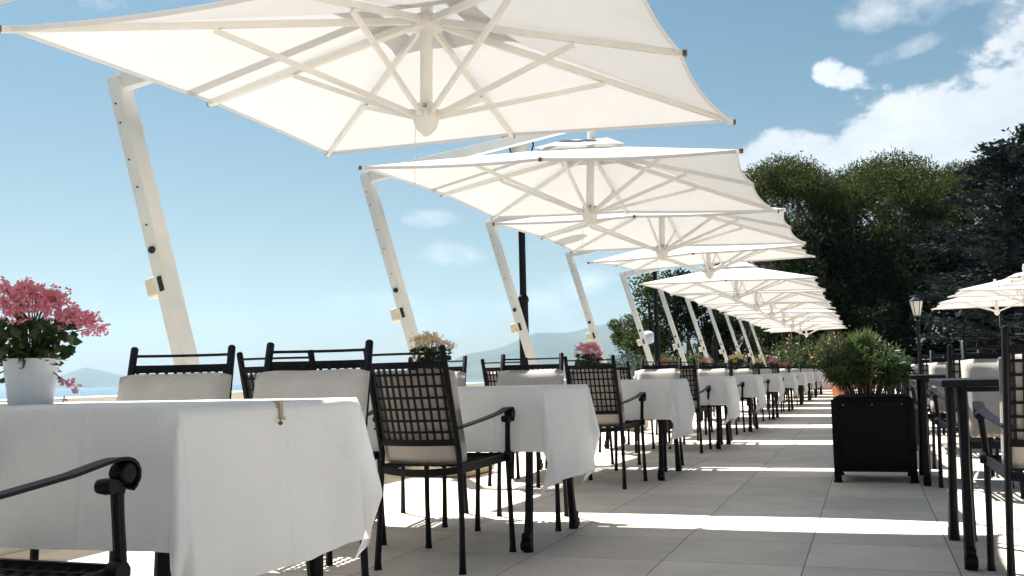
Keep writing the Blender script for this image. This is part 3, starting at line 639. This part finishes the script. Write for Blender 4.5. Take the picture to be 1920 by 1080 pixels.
# oleanders closing the row
GO = 'flowering oleander bushes at the far end of the terrace'
for i, (x, y, wx, hz, fl, lab) in enumerate([(-4.3, 44, 2.0, 2.25, 'petal_red', 'leftmost oleander bush at the end of the row, red flowers on its left'), (-2.9, 45, 2.6, 2.65, 'petal_salmon', 'tall oleander bush with scattered salmon flowers at the end of the row'),
        (-1.2, 44.5, 2.4, 2.45, 'petal_red', 'dark oleander bush right of the salmon flowered one')]):
    shrub(x, y, 0, wx, 1.8, hz, 'oleander_leaf' if i < 2 else 'shrub_leaf', lab, 'bush', .15, 16, 900, 'oleander_bush', GO, .22, fl, 90 if i < 2 else 30, .10)
b = MB(); b.box((-1.4, 42.6, .40), (4.6, .3, .80)); b.box((-1.4, 42.6, .82), (4.7, .4, .04)); tag(b.build('garden_wall', 'plaster_pink', bevel=.01), 'low pinkish wall closing the aisle in front of the oleanders', 'wall')
b = MB(); b.box((7.5, 44, .55), (11, .3, 1.1)); b.box((7.5, 44, 1.13), (11.1, .4, .06)); tag(b.build('garden_wall', 'plaster', bevel=.01), 'low cream wall at the back of the terrace behind the lantern', 'wall')
# big terracotta pot far down the aisle
t = empty('terracotta_pot', (-.72, 30, 0)); tag(t, 'large terracotta pot standing in the aisle beyond the black planter', 'pot')
b = MB(); b.lathe([(.22, 0), (.25, .03), (.34, .55), (.38, .74), (.42, .76), (.42, .84), (.37, .84), (.35, .74)], seg=24); b.build('body', 'terracotta', t, smooth=True)
b = MB(); b.lathe([(.02, .76), (.35, .765)], seg=24); b.build('soil', 'soil', t)
shrub(-.72, 30, .77, 1.5, 1.4, 1.45, 'shrub_leaf', 'leafy bush with orange flowers growing in the large terracotta pot', 'plant', .10, 16, 1500, 'potted_bush', None, .28, 'petal_salmon', 26, .12)

# black planter with its plants
t = empty('planter', (.012, 7.98, 0)); tag(t, 'large black square planter box on short legs in the aisle', 'planter')
b = MB(); b.box((0, 0, .345), (.545, .545, .54)); b.build('box', 'planter_black', t, bevel=.022)
for sx_ in (-1, 1):
    for sy_ in (-1, 1):
        b = MB(); b.box((sx_*.258, sy_*.258, .30), (.05, .05, .60)); b.box((sx_*.258, sy_*.258, .008), (.062, .062, .016)); b.build('leg', 'planter_black', t, bevel=.006)
for c_, d_ in (((0, -.286, .10), (.47, .02, .03)), ((0, .286, .10), (.47, .02, .03)), ((0, -.281, .56), (.47, .022, .035))):
    b = MB(); b.box(c_, d_); b.build('rail', 'planter_black', t, bevel=.003)
for x in (-.2, 0, .2):
    b = MB(); b.lathe([(.0045, -.004), (.0045, .004)], (x, -.294, .56), 8, Matrix.Rotation(PI/2, 3, 'X')); b.build('bolt', 'stone', t)
b = MB(); b.box((0, 0, .618), (.47, .47, .012)); b.build('soil', 'soil', t)
t = empty('oleander_plant', (-.03, 7.98, .62)); tag(t, 'narrow leaved green oleander spilling over the black planter', 'plant')
b = MB(); C = []; D = []; sz = []
for k in range(210):
    a = rng.uniform(0, 2*PI); q = rng.uniform(.05, 1)**.6; ln = rng.uniform(.28, .50)*(1-.12*q)
    droop = q*rng.uniform(.25, .9)
    px, py = .16*q*math.cos(a), .16*q*math.sin(a); P = []
    for i in range(6):
        s_ = i/5; P.append((px+math.cos(a)*ln*.44*q*s_*1.1, py+math.sin(a)*ln*.44*q*s_*1.1, ln*(s_*1.0-droop*s_*s_*.75)+.0))
    if k < 60: b.tube(P, [.005-.0007*i for i in range(6)], 5)
    for i in range(34):
        s_ = rng.uniform(.25, 1.0)*4.999; j_ = int(s_); p = np.array(P[j_])+(np.array(P[j_+1])-np.array(P[j_]))*(s_-j_)
        dd = np.array(P[j_+1])-np.array(P[j_]); dd = dd/np.linalg.norm(dd); d = dd*.8+rng.normal(size=3)*.65; d /= np.linalg.norm(d); s2 = rng.uniform(.05, .09)
        C.append(p+d*s2*.5); D.append(d); sz.append(s2)
b.build('stem', 'bark', t, smooth=True); leaf_mesh('foliage', C, D, np.array(sz), 'oleander_leaf', .17, t, bend=.1)
t = empty('palm_plant', (-.02, 7.92, .62)); tag(t, 'small spiky pale green palm rising from the middle of the black planter', 'plant')
b = MB(); C = []; D = []; sz = []
for k in range(22):
    a = rng.uniform(0, 2*PI); e = rng.uniform(.6, 1.45); ln = rng.uniform(.10, .15); o_ = np.array([0, 0, .30])
    d = np.array([math.cos(a)*math.cos(e), math.sin(a)*math.cos(e), math.sin(e)]); tip = o_+d*ln; b.tube([tuple(o_), tuple(o_+d*ln*.5), tuple(tip)], .003, 5)
    for i in range(26):
        s_ = rng.uniform(.35, 1.); p = o_+d*ln*s_; sd2 = d+rng.normal(size=3)*.38; sd2 /= np.linalg.norm(sd2); s2 = rng.uniform(.06, .11); C.append(p+sd2*s2*.5); D.append(sd2); sz.append(s2)
b.tube([(0, 0, 0), (0, 0, .31)], .018, 8); b.build('stem', 'bark', t, smooth=True); leaf_mesh('foliage', C, D, np.array(sz), 'palm_leaf', .10, t)

# ------------------------------------------------------------------ flower pots on the tables
def flower_pot(x, y, sc, petal, potm, lab, flab, kind, nf=26, dense=1.0):
    t = empty('flower_pot', (x, y, .765)); tag(t, lab, 'pot', 'flower pots on the tables'); t.scale = (sc,)*3
    b = MB(); b.lathe([(.056, 0), (.060, .004), (.068, .07), (.0765, .132), (.0775, .138), (.073, .138), (.071, .125)], seg=28, closed=True)
    b.f.pop(); b.build('body', potm, t, smooth=True)
    b = MB(); b.lathe([(.001, .124), (.0715, .125)], seg=20, closed=False); b.build('soil', 'soil', t)
    f = empty('flowering_plant', (x, y, .765+.125*sc)); f.scale = (sc,)*3; tag(f, flab, 'flowers', 'flowering plants on the tables')
    b = MB(); LC = []; LD = []; FC = []; FD = []; FS = []
    heads = []
    for k in range(nf):
        a = k*2.4+rng.uniform(-.3, .3); q = math.sqrt((k+.5)/nf); rr = .128*q; hh = .215*(1-.42*q*q)+rng.uniform(-.03, .03)
        heads.append((rr*math.cos(a), rr*math.sin(a), hh))
    if kind == 'pink': heads += [(.155, .05, .115), (.17, .06, .10), (.15, .05, .13), (.125, .02, -.065), (-.19, -.03, .12)]
    for h_ in heads:
        b.tube([(h_[0]*.15, h_[1]*.15, 0), (h_[0]*.45, h_[1]*.45, h_[2]*.6+.02), tuple(h_)], [.0025, .002, .0014], 5)
        big_ = 26 if h_[2] > 0 else 14
        for i in range(int(big_*dense)):
            p = np.array(h_)+rng.normal(size=3)*np.array([.017, .017, .013]); nrm = rng.normal(size=3); nrm /= np.linalg.norm(nrm)
            t1 = np.cross(nrm, rng.normal(size=3)); t1 /= np.linalg.norm(t1); t2 = np.cross(nrm, t1)
            for q in range(4):   # four small petals make one floret
                dd = math.cos(q*PI/2)*t1+math.sin(q*PI/2)*t2+nrm*rng.uniform(.1, .9); FC.append(p+dd*.0058); FD.append(dd); FS.append(rng.uniform(.010, .015))
    for k in range(int(420)):
        a = rng.uniform(0, 2*PI); q = rng.uniform(0, 1)**.5; z = rng.uniform(-.01, .13); rr = (.045+.075*min(1, z/.08+.4))*q
        if k % 9 == 0:
            z = rng.uniform(-.05, .01); rr = rng.uniform(.068, .09)
            if math.cos(a+.6) > -.1: continue
        LC.append((rr*math.cos(a), rr*math.sin(a), z)); LD.append((math.cos(a)*.8+rng.normal()*.4, math.sin(a)*.8+rng.normal()*.4, rng.uniform(-.5, .6)))
    b.build('stem', 'pot_leaf', f, smooth=True); leaf_mesh('foliage', LC, LD, rng.uniform(.028, .048, len(LC)), 'pot_leaf', .72, f, bend=.15)
    leaf_mesh('blossom', FC, FD, np.array(FS), petal, .75, f)
    if kind == 'pink':
        leaf_mesh('pale_leaf', [(.082, .01, .012), (.078, -.012, .02)], [(1, .1, .2), (.8, -.3, .5)], np.array([.034, .03]), 'yellow_leaf', .9, f)
flower_pot(-2.295, 2.27, 1.0, 'petal_pink', 'porcelain', 'white tapered flower pot on the nearest white table', 'pink flowering plant in the white pot on the nearest table', 'pink')
flower_pot(-2.19, 4.86, .86, 'petal_cream', 'terracotta', 'terracotta flower pot behind the lattice chair on the second table', 'cream and peach flowers on the second table, seen over the lattice chair', 'cream', 18)
flower_pot(-2.18, 8.02, .90, 'petal_pink', 'terracotta', 'terracotta flower pot on the third table of the seaside row', 'pink flowers on the third table, beside the thick lamp post', 'plain', 20)
flower_pot(-2.16, 11.2, .62, 'petal_salmon', 'terracotta', 'small terracotta pot on the fourth table of the seaside row', 'low salmon flowers on the fourth table of the seaside row', 'plain', 12)
flower_pot(-2.16, 14.25, .72, 'petal_salmon', 'terracotta', 'small terracotta pot on the fifth table of the seaside row', 'salmon flowers on the fifth table of the seaside row', 'plain', 12)
flower_pot(-2.14, 17.7, 1.05, 'petal_yellow', 'terracotta', 'terracotta pot on the sixth table of the seaside row', 'yellow flowers on the sixth table of the seaside row', 'plain', 16)
flower_pot(-2.14, 21.3, .9, 'petal_yellow', 'terracotta', 'terracotta pot on the seventh table of the seaside row', 'pale yellow flowers on the seventh table of the seaside row', 'plain', 14)
flower_pot(-2.14, 24.8, 1.0, 'petal_pink', 'terracotta', 'terracotta pot on the eighth table of the seaside row', 'deep pink flowers on the eighth table of the seaside row', 'plain', 14)
flower_pot(-2.14, 28.3, .8, 'petal_red', 'terracotta', 'terracotta pot on the ninth table of the seaside row', 'red flowers on the ninth table of the seaside row', 'plain', 12)

# ------------------------------------------------------------------ sea haze
hz = MB(); hz.box((0, 4490, 330), (19000, 9020, 682))
HAZE = True
if HAZE and not __import__('os').environ.get('NOHAZE'):
    m = bpy.data.materials.new('haze'); m.use_nodes = True; n = m.node_tree.nodes; l = m.node_tree.links
    n.remove(n['Principled BSDF']); v = n.new('ShaderNodeVolumePrincipled'); v.inputs['Color'].default_value = (.42, .70, 1, 1); v.inputs['Density'].default_value = .00006; v.inputs['Anisotropy'].default_value = .2
    l.new(v.outputs[0], n['Material Output'].inputs['Volume']); tag(hz.build('haze', m), kind='stuff')
